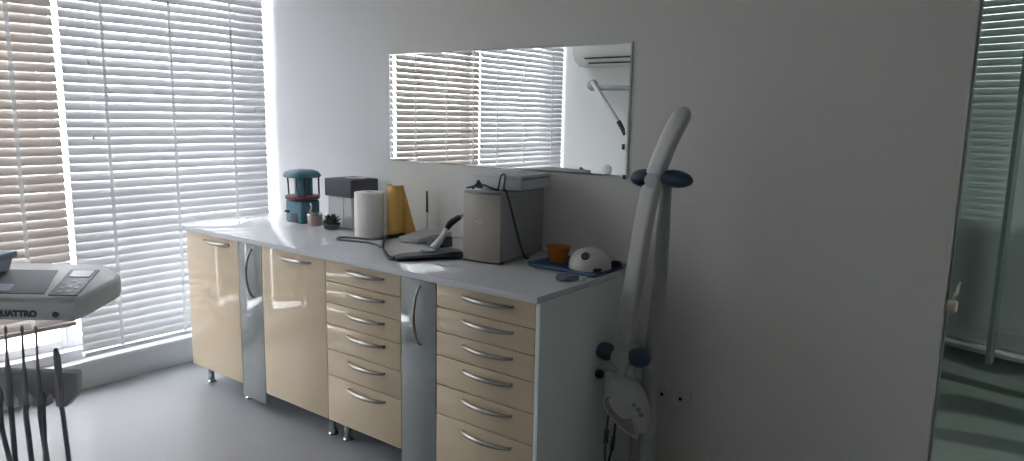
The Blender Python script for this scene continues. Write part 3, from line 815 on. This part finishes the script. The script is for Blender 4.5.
# ------------------------------------------------------------------ things on the opposite wall (seen in the mirror)
t = thing('air_conditioner', (.62, YO, 1.92), 'white split air conditioner high on the opposite wall, seen in the mirror', 'air conditioner')
pr = [(0, 0), (-.0, .27), (.17, .27), (.205, .25), (.215, .19), (.205, .11), (.17, .045), (.09, .0)]
m = MB(Matrix.Translation((.22, YO, 1.915)) @ Matrix.Rotation(PI / 2, 4, 'Z') @ Matrix.Rotation(PI / 2, 4, 'X'))
m.prism(pr, 0, .80, .004); m.build('body', 'acw', t, angle=45)
for (a0, a1, yy0, yy1) in ((.345, .98, 1.974, 1.984), (.365, .965, 1.933, 1.942)):
    m = MB(); yq = YO + (.180 if yy0 > 1.96 else .135)
    m.box(a0, a1, yq, yq + .020, yy0, yy1); m.build('louvre_slot', 'slot', t, smooth=False)
t = thing('wall_mounted_arm', (1.35, YO, 1.72), 'grey jointed equipment arm on the opposite wall, seen at the mirror right edge', 'arm')
MB().box(1.25, 1.45, YO + .001, YO + .03, 1.58, 1.86, .006).build('wall_plate', 'armg', t)
MB().tube([(1.35, YO + .02, 1.712), (1.35, YO + .13, 1.712), (1.0, -3.2, 1.712), (.40, -3.2, 1.718)], [.03, .026, .022, .022], 14).build('upper_arm', 'armg', t)
MB().ell((.40, -3.2, 1.742), .052, .045, .052, 22).build('elbow', 'armg', t)
MB().tube([(.415, -3.17, 1.77), (.46, -3.165, 1.72), (.72, -3.165, 1.40), (.752, -3.165, 1.352)], [.024, .022, .019, .014], 14).build('lower_arm', 'acw', t)
MB().tube([(.705, -3.165, 1.42), (.752, -3.165, 1.352), (.77, -3.165, 1.30)], [.022, .02, .012], 12).build('arm_end', 'dark', t)
ob = MB().box(.665, .69, YO + .001, YO + .018, 1.165, 1.215, .004).build('wall_switch', 'dark')
tag(ob, 'small dark switch on the opposite wall, mirrored at the right edge of the mirror', 'switch')
m = MB(Matrix.Translation((.515, YO + .001, .972)) @ Matrix.Rotation(-PI / 2, 4, 'X')).lathe([(.048, 0), (.048, .006), (.04, .012), (.0005, .014)], (0, 0, 0), 26)
tag(m.build('wall_cover', 'armg'), 'round grey cover plate on the opposite wall, mirrored near the mirror bottom', 'cover plate')

# ------------------------------------------------------------------ glass door and the dim room behind it
gd = struct(MB().box(XG - .004, 4.75, .055, .065, .008, ZC - .02).build('door_1', 'door_glass', smooth=False))
MB().box(XG - .0115, XG - .004, .045, .069, .008, ZC - .02).build('door_seal', 'darkside', gd, smooth=False)
lk = MB().box(XG - .009, XG + .022, .025, .0545, .857, .893, .004).build('lock', 'brass', gd)
MB().tube(smooth_path([(XG + .010, .040, .892), (XG + .012, .030, .905), (XG + .018, .028, .925), (XG + .020, .030, .945), (XG + .024, .034, .960)]), [.008 - .004 * i / 32 for i in range(33)], 8).build('handle', 'steel', lk)
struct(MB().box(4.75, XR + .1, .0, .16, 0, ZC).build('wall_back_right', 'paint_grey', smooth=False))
struct(MB().box(2.3, 7.2, .17, 4.6, -.12, 0).build('floor_next', 'backfloor', smooth=False))
struct(MB().box(2.3, 7.2, .17, 4.6, ZC, ZC + .12).build('ceiling_next', 'backroom', smooth=False))
struct(MB().box(2.3, 2.4, .17, 4.6, 0, ZC).build('wall_next_left', 'backroom', smooth=False))
struct(MB().box(7.1, 7.2, .17, 4.6, 0, ZC).build('wall_next_right', 'backroom', smooth=False))
BX = Matrix.Translation((3.72, 2.75, 0)) @ Matrix.Rotation(math.radians(-16), 4, 'Z')
struct(MB(BX).box(-1.7, 3.6, 0, .1, 0, .85).build('wall_next_back', 'backroom', smooth=False))
struct(MB(BX).box(-1.7, -.9, 0, .1, .85, ZC).build('wall_next_pier', 'backroom', smooth=False))
struct(MB(BX).box(1.6, 3.6, 0, .1, .85, ZC).build('wall_next_far', 'backroom', smooth=False))
struct(MB(BX).box(-.9, 1.6, 0, .1, 2.6, ZC).build('wall_next_lintel', 'backroom', smooth=False))
t = thing('venetian_blind', tuple(BX @ Vector((.35, -.04, .04))), 'dim venetian blind in the next room, seen through the green glass', 'blind')
m = MB(BX); z = 2.58; tt = math.radians(66)
while z > .08:
    rings = []
    for x in (-.95, 1.65):
        rings.append([(x, -.04 + u * math.cos(tt), z + u * math.sin(tt)) for u in (-.0245, -.012, 0, .012, .0245)])
    m.loft(rings, cap=False, closed=False); z -= PITCHZ
m.build('slats', 'slat_dim', t, angle=80)
MB(BX).box(-.95, 1.65, -.065, -.015, 2.6, 2.64, .003).build('head_rail', 'frame', t)
MB(BX).box(-.95, 1.65, -.062, -.018, .04, .062, .003).build('bottom_rail', 'frame', t)
for x in (-.7, .45, 1.2): MB(BX).box(x - .009, x + .009, -.0185, -.0175, .05, 2.6).build('ladder_tape', 'tape', t, smooth=False)
struct(MB(BX).box(-.002, .022, -.20, -.13, 0, ZC).build('trim_2', 'leather', smooth=False))
# ------------------------------------------------------------------ light
w = bpy.data.worlds.new('sky'); SC.world = w; w.use_nodes = True
nt = w.node_tree; bg = nt.nodes['Background']
bg.inputs['Color'].default_value = (.95, .965, 1.0, 1); bg.inputs['Strength'].default_value = 10.0
vs_ = SC.view_settings
SC.display_settings.display_device = 'sRGB'
vs_.view_transform = 'Standard'; vs_.look = 'None'; vs_.gamma = 1; vs_.use_curve_mapping = False
vs_.exposure = 0.15
cy = SC.cycles
cy.use_denoising = True
cy.max_bounces = 14; cy.diffuse_bounces = 6; cy.glossy_bounces = 6; cy.transparent_max_bounces = 16; cy.transmission_bounces = 8
cy.sample_clamp_indirect = 8.0
